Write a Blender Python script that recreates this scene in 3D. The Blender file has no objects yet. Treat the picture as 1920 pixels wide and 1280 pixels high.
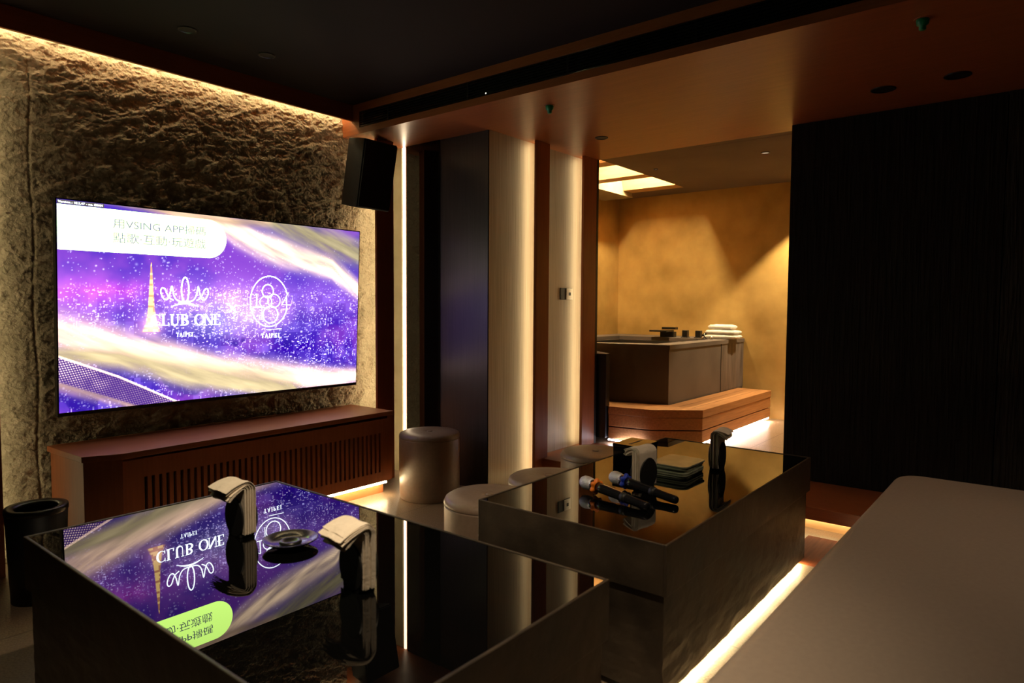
import bpy, bmesh, math, random
import numpy as np
from mathutils import Vector, Matrix
S = bpy.context.scene
COL = S.collection
PI = math.pi
random.seed(4)

# ---------------------------------------------------------------- camera, world, exposure
cam_d = bpy.data.cameras.new('camera'); cam = bpy.data.objects.new('camera', cam_d); COL.objects.link(cam)
R_ = Vector((0.62603483, -0.77977439, 0.00568275)); U_ = Vector((0.03791165, 0.03771428, 0.99856915)); F_ = Vector((0.77887297, 0.62492362, -0.05317298))
mw = Matrix((R_, U_, -F_)).transposed().to_4x4(); mw.translation = (0, 0, 1.25)
cam.matrix_world = mw
cam_d.sensor_width = 36; cam_d.lens = 36*1261.34/1920; cam_d.clip_start = .02
cam_d.dof.use_dof = True; cam_d.dof.focus_distance = 4.0; cam_d.dof.aperture_fstop = 3.2
S.camera = cam
w = bpy.data.worlds.new('world'); S.world = w; w.use_nodes = True
w.node_tree.nodes['Background'].inputs[0].default_value = (.5, .38, .3, 1)
w.node_tree.nodes['Background'].inputs[1].default_value = .002
S.view_settings.view_transform = 'Standard'; S.view_settings.look = 'None'
S.view_settings.gamma = 1; S.view_settings.use_curve_mapping = False; S.view_settings.exposure = 0.0
S.cycles.use_denoising = True
S.cycles.max_bounces = 8; S.cycles.diffuse_bounces = 4; S.cycles.glossy_bounces = 5
S.cycles.sample_clamp_indirect = 6.0
S.cycles.caustics_reflective = False; S.cycles.caustics_refractive = False

# strengths of the room's lamps and of the two added fill lamps
WARM = (1.0, .80, .43)
GOLD = (1.0, .58, .20)
K = dict(cove=46, rock_right=36, rock_left=14, niche=15, fin=20, cabinet=85, platform=22, table=110, bath_step=140, bath_end=35, sky=300, spot=235, fill=36, fill_b=190, tv=1.0)

# ---------------------------------------------------------------- materials
def new_mat(name):
    m = bpy.data.materials.new(name); m.use_nodes = True
    nt = m.node_tree; b = nt.nodes['Principled BSDF']
    return m, nt, b
def setb(b, col=None, rough=None, metal=None, spec=None):
    if col is not None: b.inputs['Base Color'].default_value = (*col, 1)
    if rough is not None: b.inputs['Roughness'].default_value = rough
    if metal is not None: b.inputs['Metallic'].default_value = metal
    if spec is not None: b.inputs['Specular IOR Level'].default_value = spec
def noise_mat(name, c1, c2, scale=5, stretch=(1, 1, 1), rough=.5, metal=0, spec=.5, bump=0, bscale=None, detail=6, bdist=.01, rvar=0, rot=(0, 0, 0)):
    m, nt, b = new_mat(name); setb(b, c1, rough, metal, spec)
    tc = nt.nodes.new('ShaderNodeTexCoord'); mp = nt.nodes.new('ShaderNodeMapping'); mp.inputs['Scale'].default_value = stretch
    mp.inputs['Rotation'].default_value = rot
    nt.links.new(tc.outputs['Object'], mp.inputs[0])
    n = nt.nodes.new('ShaderNodeTexNoise'); n.inputs['Scale'].default_value = scale; n.inputs['Detail'].default_value = detail
    nt.links.new(mp.outputs[0], n.inputs['Vector'])
    r = nt.nodes.new('ShaderNodeValToRGB'); r.color_ramp.elements[0].color = (*c1, 1); r.color_ramp.elements[1].color = (*c2, 1)
    r.color_ramp.elements[0].position = .3; r.color_ramp.elements[1].position = .7
    nt.links.new(n.outputs['Fac'], r.inputs[0]); nt.links.new(r.outputs[0], b.inputs['Base Color'])
    if rvar:
        mr = nt.nodes.new('ShaderNodeMapRange'); mr.inputs['To Min'].default_value = max(0, rough-rvar); mr.inputs['To Max'].default_value = min(1, rough+rvar)
        nt.links.new(n.outputs['Fac'], mr.inputs[0]); nt.links.new(mr.outputs[0], b.inputs['Roughness'])
    if bump:
        n2 = nt.nodes.new('ShaderNodeTexNoise'); n2.inputs['Scale'].default_value = bscale or scale; n2.inputs['Detail'].default_value = 8
        nt.links.new(mp.outputs[0], n2.inputs['Vector'])
        bp = nt.nodes.new('ShaderNodeBump'); bp.inputs['Strength'].default_value = bump; bp.inputs['Distance'].default_value = bdist
        nt.links.new(n2.outputs['Fac'], bp.inputs['Height']); nt.links.new(bp.outputs[0], b.inputs['Normal'])
    return m
def plain(name, col, rough=.5, metal=0, spec=.5):
    return noise_mat(name, tuple(c*.94 for c in col), tuple(min(1, c*1.06) for c in col), 30, rough=rough, metal=metal, spec=spec)
def emit_mat(name, col, k):
    m, nt, b = new_mat(name); setb(b, (0, 0, 0))
    b.inputs['Emission Color'].default_value = (*col, 1); b.inputs['Emission Strength'].default_value = k
    m.cycles.emission_sampling = 'FRONT_BACK'
    return m
def tile_mat(name, c1, c2, mortar, size, rough, spec=.5):
    m, nt, b = new_mat(name); setb(b, c1, rough, 0, spec)
    tc = nt.nodes.new('ShaderNodeTexCoord')
    br = nt.nodes.new('ShaderNodeTexBrick'); br.offset = 0.5; br.inputs['Scale'].default_value = 1
    br.inputs['Brick Width'].default_value = size*2; br.inputs['Row Height'].default_value = size; br.inputs['Mortar Size'].default_value = .003
    br.inputs['Mortar'].default_value = (*mortar, 1)
    nt.links.new(tc.outputs['Object'], br.inputs['Vector'])
    n = nt.nodes.new('ShaderNodeTexNoise'); n.inputs['Scale'].default_value = 120; n.inputs['Detail'].default_value = 4
    nt.links.new(tc.outputs['Object'], n.inputs['Vector'])
    r = nt.nodes.new('ShaderNodeValToRGB'); r.color_ramp.elements[0].color = (*c1, 1); r.color_ramp.elements[1].color = (*c2, 1)
    r.color_ramp.elements[0].position = .35; r.color_ramp.elements[1].position = .65
    nt.links.new(n.outputs['Fac'], r.inputs[0])
    nt.links.new(r.outputs[0], br.inputs['Color1']); nt.links.new(r.outputs[0], br.inputs['Color2'])
    nt.links.new(br.outputs['Color'], b.inputs['Base Color'])
    bp = nt.nodes.new('ShaderNodeBump'); bp.inputs['Strength'].default_value = .25; bp.inputs['Distance'].default_value = .004
    nt.links.new(n.outputs['Fac'], bp.inputs['Height']); nt.links.new(bp.outputs[0], b.inputs['Normal'])
    return m

WC1, WC2 = (.29, .092, .032), (.36, .116, .042)
M = {}
M['wood_y'] = noise_mat('wood_grain_y', WC1, WC2, 9, (9, .5, 9), rough=.34, bump=.05, bscale=30, spec=.35)
M['wood_x'] = noise_mat('wood_grain_x', WC1, WC2, 9, (.5, 9, 9), rough=.42, bump=.05, bscale=30, spec=.4)
M['wood_z'] = noise_mat('wood_grain_z', WC1, WC2, 9, (9, 9, .5), rough=.45, bump=.05, bscale=30, spec=.4)
M['wood_glossy'] = noise_mat('polished_floor_wood', (.20, .052, .018), (.30, .082, .028), 7, (.6, 8, 8), rough=.6, spec=.05)
M['cedar'] = noise_mat('bath_step_wood', (.44, .20, .075), (.62, .30, .12), 8, (.5, 8, 10), rough=.45, bump=.1, bscale=30)
M['cedar_y'] = noise_mat('skylight_wood', (.56, .33, .15), (.66, .41, .2), 8, (8, .5, 10), rough=.5, bump=.05, bscale=30)
M['rock'] = noise_mat('chiselled_rock', (.30, .265, .19), (.40, .35, .26), 7, rough=.85, spec=.15, bump=.8, bscale=70, bdist=.012)
M['plaster'] = noise_mat('ochre_plaster', (.37, .235, .07), (.58, .385, .13), 3.2, rough=.62, spec=.25, bump=.12, bscale=9, detail=9, bdist=.01)
M['plaster_pale'] = noise_mat('pale_plaster', (.34, .30, .2), (.42, .37, .25), 9, rough=.8, spec=.2)
M['ceiling'] = noise_mat('dark_ceiling_paint', (.028, .021, .022), (.032, .024, .025), 2, rough=.8, spec=.1)
M['bath_ceiling'] = noise_mat('bath_ceiling_board', (.16, .125, .10), (.19, .15, .12), 2, rough=.8, spec=.1)
M['dark_wall'] = noise_mat('black_ribbed_wall', (.010, .009, .008), (.022, .019, .016), 14, (5, 5, .25), rough=.75, spec=.12, bump=.8, bscale=14, bdist=.02)
M['slate_wall'] = noise_mat('black_split_stone', (.012, .011, .009), (.035, .03, .022), 12, (6, 6, .5), rough=.7, spec=.2, bump=1, bscale=12, bdist=.03)
M['column'] = noise_mat('dark_brushed_panel', (.045, .038, .038), (.065, .055, .056), 20, (8, 8, .15), rough=.33, spec=.5)
M['silver'] = noise_mat('pale_brushed_panel', (.34, .29, .22), (.56, .49, .39), 16, (14, 14, .12), rough=.48, metal=.25, spec=.5, rvar=.08)
M['glass'] = plain('black_mirror_glass', (.004, .004, .0035), .02, 0, .2)
M['table_glass'] = plain('black_table_glass', (.0015, .0015, .0015), .0, 0, .55)
M['table_stone'] = noise_mat('table_bronze_stone', (.014, .010, .0065), (.060, .042, .026), 5, rough=.5, metal=.2, spec=.5, bump=.6, bscale=9, bdist=.01, rvar=.15, detail=9)
M['floor'] = tile_mat('floor_tile', (.15, .105, .07), (.24, .175, .12), (.07, .05, .035), .6, .32)
M['bath_floor'] = tile_mat('bath_floor_tile', (.22, .155, .10), (.40, .29, .19), (.12, .08, .05), .6, .35)
M['leather'] = noise_mat('brown_leather', (.20, .135, .095), (.23, .16, .115), 60, rough=.42, spec=.45, bump=.1, bscale=160, bdist=.002)
M['sofa'] = noise_mat('taupe_leather', (.34, .27, .215), (.37, .295, .235), 60, rough=.5, spec=.35, bump=.12, bscale=220, bdist=.002)
M['black'] = plain('matte_black_plastic', (.008, .008, .008), .5)
M['black_metal'] = plain('black_painted_metal', (.012, .012, .012), .3, .3)
M['speaker'] = noise_mat('speaker_shell', (.012, .011, .011), (.018, .017, .016), 80, rough=.6, spec=.3, bump=.3, bscale=300, bdist=.001)
M['grille'] = noise_mat('speaker_mesh', (.006, .006, .006), (.012, .012, .012), 300, rough=.7, spec=.3, bump=.4, bscale=400, bdist=.001)
M['bezel'] = plain('tv_bezel', (.01, .01, .01), .25)
M['tile_tub'] = noise_mat('tub_stone_cladding', (.10, .084, .078), (.14, .12, .11), 3, rough=.5, spec=.4, bump=.08, bscale=12, detail=8)
M['tile_tub_worn'] = noise_mat('tub_stone_streaked', (.08, .066, .06), (.20, .165, .15), 6, (3, 3, .6), rough=.5, spec=.4, detail=9)
M['tub_in'] = plain('tub_inside_stone', (.03, .026, .024), .3)
M['tub_panel'] = plain('tub_dark_panel', (.022, .024, .03), .35)
M['towel'] = noise_mat('white_terry', (.78, .76, .72), (.86, .84, .80), 60, rough=.95, spec=.1, bump=.6, bscale=140, bdist=.004)
M['paper'] = noise_mat('napkin_paper', (.76, .66, .53), (.84, .74, .6), 40, rough=.95, spec=.05, bump=.4, bscale=110, bdist=.003)
M['chrome'] = noise_mat('silver_mic_mesh', (.62, .62, .68), (.85, .85, .9), 30, rough=.35, metal=.55, bump=1, bscale=260, bdist=.003)
M['steel'] = plain('polished_steel', (.7, .7, .74), .15, 1)
M['mic_body'] = plain('gloss_black_mic', (.01, .01, .012), .15)
M['orange'] = plain('orange_silicone', (.9, .22, .015), .4)
M['blue'] = plain('blue_silicone', (.01, .04, .45), .4)
M['green'] = plain('green_plastic_cap', (.0, .22, .09), .4)
M['acrylic'] = noise_mat('grey_green_acrylic', (.28, .30, .21), (.36, .39, .28), 12, rough=.15, spec=.6)
M['acrylic_edge'] = noise_mat('acrylic_label', (.36, .36, .28), (.42, .42, .33), 20, rough=.3)
M['box'] = plain('black_lacquer', (.004, .004, .004), .06, 0, .6)
M['white_plastic'] = plain('white_switch_plastic', (.80, .76, .68), .42, .35)
M['led_warm'] = None
def led(kind, col=WARM):
    key = 'led_'+kind
    if key not in M or M[key] is None: M[key] = emit_mat('led_diffuser_'+kind, col, K[kind])
    return M[key]

# ---------------------------------------------------------------- mesh helpers
def box(bm, x0, x1, y0, y1, z0, z1):
    vs = [bm.verts.new(p) for p in ((x0, y0, z0), (x1, y0, z0), (x1, y1, z0), (x0, y1, z0), (x0, y0, z1), (x1, y0, z1), (x1, y1, z1), (x0, y1, z1))]
    for f in ((0, 3, 2, 1), (4, 5, 6, 7), (0, 1, 5, 4), (1, 2, 6, 5), (2, 3, 7, 6), (3, 0, 4, 7)): bm.faces.new([vs[i] for i in f])
    return vs
def prism(bm, pts, z0, z1):
    a = [bm.verts.new((p[0], p[1], z0)) for p in pts]; b = [bm.verts.new((p[0], p[1], z1)) for p in pts]
    bm.faces.new(a[::-1]); bm.faces.new(b); n = len(pts)
    for i in range(n): bm.faces.new((a[i], a[(i+1) % n], b[(i+1) % n], b[i]))
def lathe(bm, prof, n=48, mat=None, cap=True):
    rings = []
    for r, z in prof:
        rings.append([bm.verts.new((r*math.cos(2*PI*i/n), r*math.sin(2*PI*i/n), z)) for i in range(n)])
    for a, b in zip(rings, rings[1:]):
        for i in range(n): bm.faces.new((a[i], a[(i+1) % n], b[(i+1) % n], b[i]))
    if cap:
        if prof[0][0] > 1e-6: bm.faces.new(rings[0][::-1])
        if prof[-1][0] > 1e-6: bm.faces.new(rings[-1])
    if mat is not None:
        for rg in rings:
            for v in rg: v.co = mat @ v.co
def link(name, bm, mat, parent=None, smooth=False, bevel=0, seg=2, auto=35):
    bmesh.ops.recalc_face_normals(bm, faces=bm.faces)
    me = bpy.data.meshes.new(name); bm.to_mesh(me); bm.free()
    o = bpy.data.objects.new(name, me); COL.objects.link(o)
    me.materials.append(mat)
    if parent is not None: o.parent = parent
    if bevel:
        md = o.modifiers.new('bevel', 'BEVEL'); md.width = bevel; md.segments = seg; md.limit_method = 'ANGLE'; md.angle_limit = math.radians(40)
    if smooth or bevel:
        me.polygons.foreach_set('use_smooth', [True]*len(me.polygons))
        if not (smooth is True and not bevel):
            md = o.modifiers.new('wn', 'WEIGHTED_NORMAL'); md.keep_sharp = True
    return o
def bx(name, mat, parent, *b, bevel=0, seg=2):
    bm = bmesh.new(); box(bm, *b); return link(name, bm, mat, parent, bevel=bevel, seg=seg)
def tag(o, label, cat, group=None, kind=None):
    if label: o['label'] = label
    if cat: o['category'] = cat
    if group: o['group'] = group
    if kind: o['kind'] = kind
    return o
def thing(name, loc, label, cat, group=None, rz=0):
    o = bpy.data.objects.new(name, None); COL.objects.link(o); o.location = loc; o.rotation_euler = (0, 0, rz); o.empty_display_size = .1
    return tag(o, label, cat, group)
def struct(name, bm, mat, label=None, cat=None, **k):
    o = link(name, bm, mat, **k); o['kind'] = 'structure'
    tag(o, label, cat)
    return o
def sbox(name, mat, label, cat, *b, **k):
    bm = bmesh.new(); box(bm, *b); return struct(name, bm, mat, label, cat, **k)
def dup(root, loc, rz, label):
    r = root.copy(); COL.objects.link(r); r.location = loc; r.rotation_euler = (0, 0, rz); r['label'] = label
    for ch in list(root.children):
        c = ch.copy(); COL.objects.link(c); c.parent = r
        for g in ch.children:
            d = g.copy(); COL.objects.link(d); d.parent = c
    return r
def tube(bm, pts, r, n=10, closed=False):
    pts = [Vector(p) for p in pts]; rings = []
    for i, p in enumerate(pts):
        if closed: t = (pts[(i+1) % len(pts)]-pts[i-1]).normalized()
        else: t = (pts[min(i+1, len(pts)-1)]-pts[max(i-1, 0)]).normalized()
        a = Vector((0, 0, 1)) if abs(t.z) < .9 else Vector((1, 0, 0))
        u = t.cross(a).normalized(); v = t.cross(u)
        rr = r[i] if isinstance(r, (list, tuple)) else r
        rings.append([bm.verts.new(p+u*math.cos(2*PI*k/n)*rr+v*math.sin(2*PI*k/n)*rr) for k in range(n)])
    m = len(rings)
    for i in range(m if closed else m-1):
        a, b = rings[i], rings[(i+1) % m]
        for k in range(n): bm.faces.new((a[k], a[(k+1) % n], b[(k+1) % n], b[k]))
    if not closed: bm.faces.new(rings[0]); bm.faces.new(rings[-1][::-1])

# fractal noise on a grid (numpy)
def vnoise(x, y, seed):
    xi = np.floor(x).astype(int); yi = np.floor(y).astype(int); fx = x-xi; fy = y-yi
    fx = fx*fx*(3-2*fx); fy = fy*fy*(3-2*fy)
    def h(a, b):
        n = (a*374761393+b*668265263+seed*974711) & 0x7fffffff
        n = ((n ^ (n >> 13))*1274126177) & 0x7fffffff
        return ((n ^ (n >> 16)) & 0xffff)/65535.0
    return (h(xi, yi)*(1-fx)+h(xi+1, yi)*fx)*(1-fy)+(h(xi, yi+1)*(1-fx)+h(xi+1, yi+1)*fx)*fy
def fbm(x, y, seed, octv=5, gain=.5, ridged=False):
    s = np.zeros_like(x); a = 1.; t = 0
    for o in range(octv):
        n = vnoise(x*2**o, y*2**o, seed+o*17)
        if ridged: n = 1-abs(2*n-1)
        s += a*n; t += a; a *= gain
    return s/t
def grid_obj(name, mat, X, Y, Z, parent=None, smooth=True):
    h, wd = X.shape
    me = bpy.data.meshes.new(name)
    co = np.stack([X, Y, Z], -1).reshape(-1, 3).astype(np.float32)
    idx = np.arange(h*wd).reshape(h, wd)
    q = np.stack([idx[:-1, :-1], idx[:-1, 1:], idx[1:, 1:], idx[1:, :-1]], -1).reshape(-1, 4)
    me.vertices.add(len(co)); me.vertices.foreach_set('co', co.ravel())
    me.loops.add(q.size); me.loops.foreach_set('vertex_index', q.ravel().astype(np.int32))
    me.polygons.add(len(q)); me.polygons.foreach_set('loop_start', np.arange(0, q.size, 4, dtype=np.int32))
    me.update(calc_edges=True); me.polygons.foreach_set('use_smooth', np.full(len(q), smooth))
    me.materials.append(mat)
    o = bpy.data.objects.new(name, me); COL.objects.link(o)
    if parent is not None: o.parent = parent
    return o

# ================================================================= THE SETTING
YW = 3.87      # rock wall
# floor of the lounge
sbox('floor', M['floor'], 'dark stone tile floor of the lounge', 'floor', -1.6, 3.40, -1.25, 4.0, -.05, 0)
sbox('floor.001', M['floor'], 'narrow band of speckled floor stone lit from under the wooden step', 'floor', 3.86, 4.0, -1.25, 2.85, -.05, 0)
sbox('floor.002', M['floor'], 'dark stone floor behind the row of round stools', 'floor', 3.40, 3.86, 1.0, 2.85, -.05, 0)
sbox('trim_1', M['wood_glossy'], 'reddish wooden floor border between table end and wooden step', 'floor border', 3.40, 3.86, -1.25, 1.0, -.05, 0)
# raised platform and its bath room floor
bm = bmesh.new(); box(bm, 3.89, 4.62, -1.25, 2.92, .078, .15); struct('trim_2', bm, M['wood_y'], 'low wooden step running along the foot of the black wall', 'step', bevel=.004)
sbox('trim_3', M['cedar_y'], 'recessed wooden toe board lit from beneath the low wooden step', 'step', 4.0, 4.6, -1.25, 2.92, -.05, .078)
sbox('floor.003', M['bath_floor'], 'speckled stone tile floor of the bath room', 'floor', 4.62, 6.9, .3, 4.0, -.05, .15)
# rock wall
nx, nz = 620, 640
gx = np.linspace(.93, 3.30, nx); gz = np.linspace(0.0, 2.62, nz)
X, Z = np.meshgrid(gx, gz)
wx = X*3.0+1.3*fbm(X*2.2, Z*2.2, 5, 4); wz = Z*5.5+1.3*fbm(X*2.2+9, Z*2.2, 7, 4)
wx = X*3.4+.9*fbm(X*2.0, Z*2.0, 5, 4); wz = Z*7.5+.9*fbm(X*2.0+9, Z*2.0, 7, 4)-X*.8
hgt = .009*fbm(wx, wz, 11, 7, .62, True)+.017*fbm(wx*2.9+3, wz*2.4+1, 23, 6, .66, True)+.014*fbm(X*1.3, Z*1.1, 31, 3)
hgt += .019*fbm(X*22+fbm(X*5, Z*5, 8, 3)*2, Z*38+X*5, 51, 5, .66)
hgt += .010*np.maximum(0, fbm(X*9, Z*20-X*7, 71, 5, .6)-.5)*4
for sx, sd in ((1.105, .008), (2.42, .004)): hgt -= sd*np.exp(-((X-sx-.006*np.sin(Z*9))/.006)**2)
Y = YW-(hgt-hgt.mean())*.85
o = grid_obj('wall_left', M['rock'], X, Y, Z); o['kind'] = 'structure'; tag(o, 'rough chiselled stone wall behind the television', 'wall')
sbox('wall_left.001', M['dark_wall'], 'dark wall to the left of the stone television wall', 'wall', -1.6, .93, 3.93, 4.1, 0, 2.62)
sbox('wall_left.002', M['dark_wall'], None, None, .93, 3.5, 3.95, 4.1, 0, 2.75)
# wooden posts framing the rock wall
sbox('trim_4', M['wood_z'], 'dark wooden post at the left edge of the stone wall', 'post', .70, .905, 3.68, 3.70, 0, 2.60, bevel=.002)
sbox('trim_5', M['wood_z'], 'wooden post at the right edge of the stone wall behind the speaker', 'post', 3.079, 3.234, 3.68, 3.70, 0, 2.4, bevel=.002)
sbox('trim_17', M['wood_z'], 'added unseen shield keeping the right light strip out of the mirror panel', 'trim', 3.182, 3.194, 3.70, 3.774, 0, 2.4)  # unseen board added to block the strip's reflection in the mirror panel
# niche wall at x = 3.39, with mirror, pale strip
sbox('wall_niche', M['plaster_pale'], 'pale plaster strip between the wooden post and the light strip', 'wall', 3.39, 3.46, 3.768, 3.95, 0, 2.4)
sbox('trim_6', M['wood_z'], 'thin wooden channel holding the vertical light strip', 'trim', 3.395, 3.46, 3.712, 3.768, 0, 2.4)
sbox('window_1', M['glass'], 'dark mirror panel in the niche left of the dark column', 'mirror panel', 3.383, 3.46, 3.372, 3.712, 0, 2.4)
# column and pale panels
sbox('wall_column', M['column'], 'dark brushed face of the square column beside the round stool', 'column', 3.39, 3.60, 2.93, 3.372, 0, 2.4)
def curved_panel(name, x0, x1, z0, label):
    bm = bmesh.new(); n = 24
    a = []
    for i in range(n+1):
        t = i/n; x = x0+(x1-x0)*t; y = 2.92+.0*t
        a.append((bm.verts.new((x, y, z0)), bm.verts.new((x, y, 2.4))))
    for p, q in zip(a, a[1:]): bm.faces.new((p[0], q[0], q[1], p[1]))
    b0 = [bm.verts.new(v) for v in ((x1, 3.0, z0), (x1, 3.0, 2.4), (x0, 3.0, 2.4), (x0, 3.0, z0))]
    bm.faces.new(b0)
    struct(name, bm, M['silver'], label, 'wall panel', smooth=False)
curved_panel('wall_panel', 3.39, 3.97, 0, 'pale brushed wall panel right of the dark column')
curved_panel('wall_panel.001', 3.97, 4.60, .15, 'pale brushed wall panel carrying the light switch')
sbox('trim_7', M['wood_z'], 'wooden fin between the two pale brushed panels', 'fin', 3.80, 3.955, 2.835, 2.858, 0, 2.4, bevel=.002)
sbox('trim_8', M['wood_z'], 'wooden fin at the left side of the bath room opening', 'fin', 4.41, 4.59, 2.835, 2.858, 0.15, 2.4, bevel=.002)
sbox('trim_9', M['black'], 'thin black edge strip beside the bath opening fin', 'trim', 4.592, 4.62, 2.835, 2.95, 0.15, 2.4)
# black wall right
sbox('wall_right', M['dark_wall'], 'black ribbed wall to the right of the bath opening', 'wall', 4.48, 4.62, .225, 1.33, .15, 2.4)
sbox('wall_right.001', M['slate_wall'], 'black split stone strip of wall at the far right', 'wall', 4.475, 4.62, -1.25, .22, .15, 2.4)
# soffit with fascia
bm = bmesh.new(); box(bm, 2.965, 4.62, -1.25, 3.95, 2.40, 2.43); struct('ceiling_soffit', bm, M['wood_y'], 'lowered wooden ceiling board over the table and stools', 'ceiling')
FX0, FX1 = 2.94, 2.965
bm = bmesh.new()
box(bm, FX0, FX1, -1.25, 3.95, 2.40, 2.442); box(bm, FX0, FX1, -1.25, 3.95, 2.548, 2.62); box(bm, FX0, FX1, 3.69, 3.95, 2.442, 2.548)
struct('trim_10', bm, M['wood_y'], 'wooden fascia around the long black air vent', 'fascia')
sbox('ceiling', M['ceiling'], 'dark main ceiling of the lounge', 'ceiling', -1.6, 3.0, -1.25, 3.80, 2.60, 2.66)
# cove band
sbox('trim_11', M['wood_x'], 'wooden cove board under the ceiling above the stone wall', 'cove', -1.6, 2.94, 3.755, 3.775, 2.495, 2.62)
sbox('ceiling.001', M['wood_x'], 'hidden top of the light cove', 'ceiling', -1.6, 3.4, 3.775, 3.95, 2.585, 2.66)
# rest of the lounge (behind the camera)
sbox('wall_rear', M['dark_wall'], 'dark wall behind the sofa', 'wall', -1.6, 4.62, -1.35, -1.25, 0, 2.66)
sbox('wall_front', M['dark_wall'], 'dark wall at the near end of the lounge', 'wall', -1.7, -1.6, -1.35, 4.0, 0, 2.66)
# bath room shell
sbox('wall_bath', M['plaster'], 'mottled ochre plaster wall behind the bath', 'wall', 6.75, 6.9, .3, 4.0, .15, 3.1)
sbox('wall_bath.001', M['plaster'], 'ochre plaster side wall at the left of the bath', 'wall', 4.6, 6.75, 3.87, 4.0, .15, 3.1)
sbox('wall_bath.002', M['plaster'], 'ochre plaster side wall at the right of the bath room', 'wall', 4.6, 6.75, .2, .3, .15, 2.6)
sbox('wall_bath.003', M['plaster'], 'partition between the pale panels and the bath room', 'wall', 4.53, 4.6, 2.95, 4.0, .15, 2.6)
bm = bmesh.new(); box(bm, 4.62, 6.75, .3, 2.945, 2.45, 2.50); box(bm, 6.42, 6.75, 2.945, 3.87, 2.45, 2.50)
struct('ceiling_bath', bm, M['bath_ceiling'], 'brown ceiling board of the bath room', 'ceiling')
sbox('trim_12', M['bath_ceiling'], 'thin seam in the bath room ceiling board', 'trim', 4.9, 4.906, .9, 2.1, 2.4485, 2.45)
# skylight box over the bath
bm = bmesh.new(); box(bm, 4.62, 6.42, 2.925, 2.945, 2.50, 2.95); box(bm, 6.42, 6.44, 2.945, 3.87, 2.50, 2.95); box(bm, 4.62, 6.44, 2.925, 3.87, 2.95, 3.0)
struct('ceiling_bath.001', bm, M['cedar_y'], 'lit wooden light well above the bath', 'light well')
bm = bmesh.new()
pts = [(3.52, 2.40), (3.87, 2.40), (3.87, 2.95), (3.62, 2.95)]
a = [bm.verts.new((4.62, p[0], p[1])) for p in pts]; b = [bm.verts.new((6.42, p[0], p[1])) for p in pts]
bm.faces.new(a); bm.faces.new(b[::-1])
for i in range(4): bm.faces.new((a[i], a[(i+1) % 4], b[(i+1) % 4], b[i]))
struct('ceiling_bath.002', bm, M['plaster_pale'], 'sloping grey bulkhead beside the light well', 'bulkhead')
for i, (x0, x1) in enumerate(((4.66, 4.72), (4.915, 5.08), (5.575, 5.74), (6.23, 6.42))):
    sbox('trim_%d' % (13+i), M['cedar_y'], ('wooden beam across the light well, nearest to the opening', 'second wooden beam across the light well', 'third wooden beam across the light well', 'wooden beam of the light well nearest to the back wall')[i], 'beam',
         x0, x1, 2.945, 3.56, 2.45, 2.66)

# ================================================================= LIGHT STRIPS
def strip(name, kind, label, *b, col=WARM, group=None):
    o = bx(name, led(kind, col), None, *b); tag(o, label, 'light strip', group); return o
strip('led_strip', 'cove', 'warm light strip hidden in the cove above the stone wall', .95, 2.93, 3.830, 3.840, 2.548, 2.556)
strip('led_strip', 'rock_left', 'warm light strip behind the left post of the stone wall', .905, .913, 3.79, 3.80, .02, 2.48)
strip('led_strip', 'rock_right', 'warm light strip behind the right post of the stone wall', 3.172, 3.180, 3.77, 3.78, .02, 2.38)
strip('led_strip', 'niche', 'bright bare vertical light strip beside the dark mirror panel', 3.386, 3.395, 3.733, 3.752, 0, 2.398, col=(1, .78, .5))
strip('led_strip', 'fin', 'light strip behind the fin between the pale panels', 3.848, 3.858, 2.860, 2.868, .02, 2.39)
strip('led_strip', 'fin', 'light strip behind the fin beside the bath opening', 4.460, 4.470, 2.860, 2.868, .17, 2.39)
strip('led_strip', 'cabinet', 'warm light strip under the slatted media cabinet', 1.30, 2.92, 3.40, 3.412, .075, .085)
strip('led_strip', 'platform', 'warm light strip under the low wooden step', 3.965, 3.975, -.8, 2.8, .066, .076)
strip('led_strip', 'table', 'bright light strip under the edge of the microphone table facing the sofa', 1.90, 3.41, .915, .922, .016, .024)
strip('led_strip', 'table', 'light strip under the edge of the near glass table facing the sofa', .69, 1.51, .921, .928, .016, .024)
strip('led_strip', 'bath_step', 'cool white light strip under the wooden bath step', 5.0, 6.6, 2.105, 2.115, .175, .185, col=(1, .80, .66))
strip('led_strip', 'bath_end', 'cool white light strip at the dark end of the bath', 4.67, 4.68, 2.45, 2.75, .175, .185, col=(.9, .88, 1.0))
# light panel in the light well: a real lamp lying above the beams
o = bx('light_well_lamp', emit_mat('light_well_diffuser', (1, .76, .40), K['sky']), None, 4.8, 6.3, 3.10, 3.18, 2.925, 2.945); tag(o, 'warm lamp inside the light well above the bath', 'lamp')

def spot(loc, tgt, power, angle, blend, col, size=.03):
    l = bpy.data.lights.new('spot_lamp', 'SPOT'); l.energy = power; l.spot_size = math.radians(angle); l.spot_blend = blend; l.color = col; l.shadow_soft_size = size
    o = bpy.data.objects.new('spot_lamp', l); COL.objects.link(o); o.location = loc
    o.rotation_euler = (Vector(tgt)-Vector(loc)).to_track_quat('-Z', 'Y').to_euler()
    return o
spot((6.36, 1.70, 2.44), (6.36, 1.70, 0), K['spot'], 91, .25, (1, .75, .42))
spot((2.8, .10, 2.585), (2.9, .35, 0), K['fill'], 100, .8, (1, .74, .50), .05)  # added fill lamp, out of view, brightens sofa and microphone table
spot((.80, .95, 2.585), (1.15, 1.45, 0), K['fill_b'], 78, .9, (1, .78, .52), .05)  # added fill lamp, out of view, brightens the napkins on the near table

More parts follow.
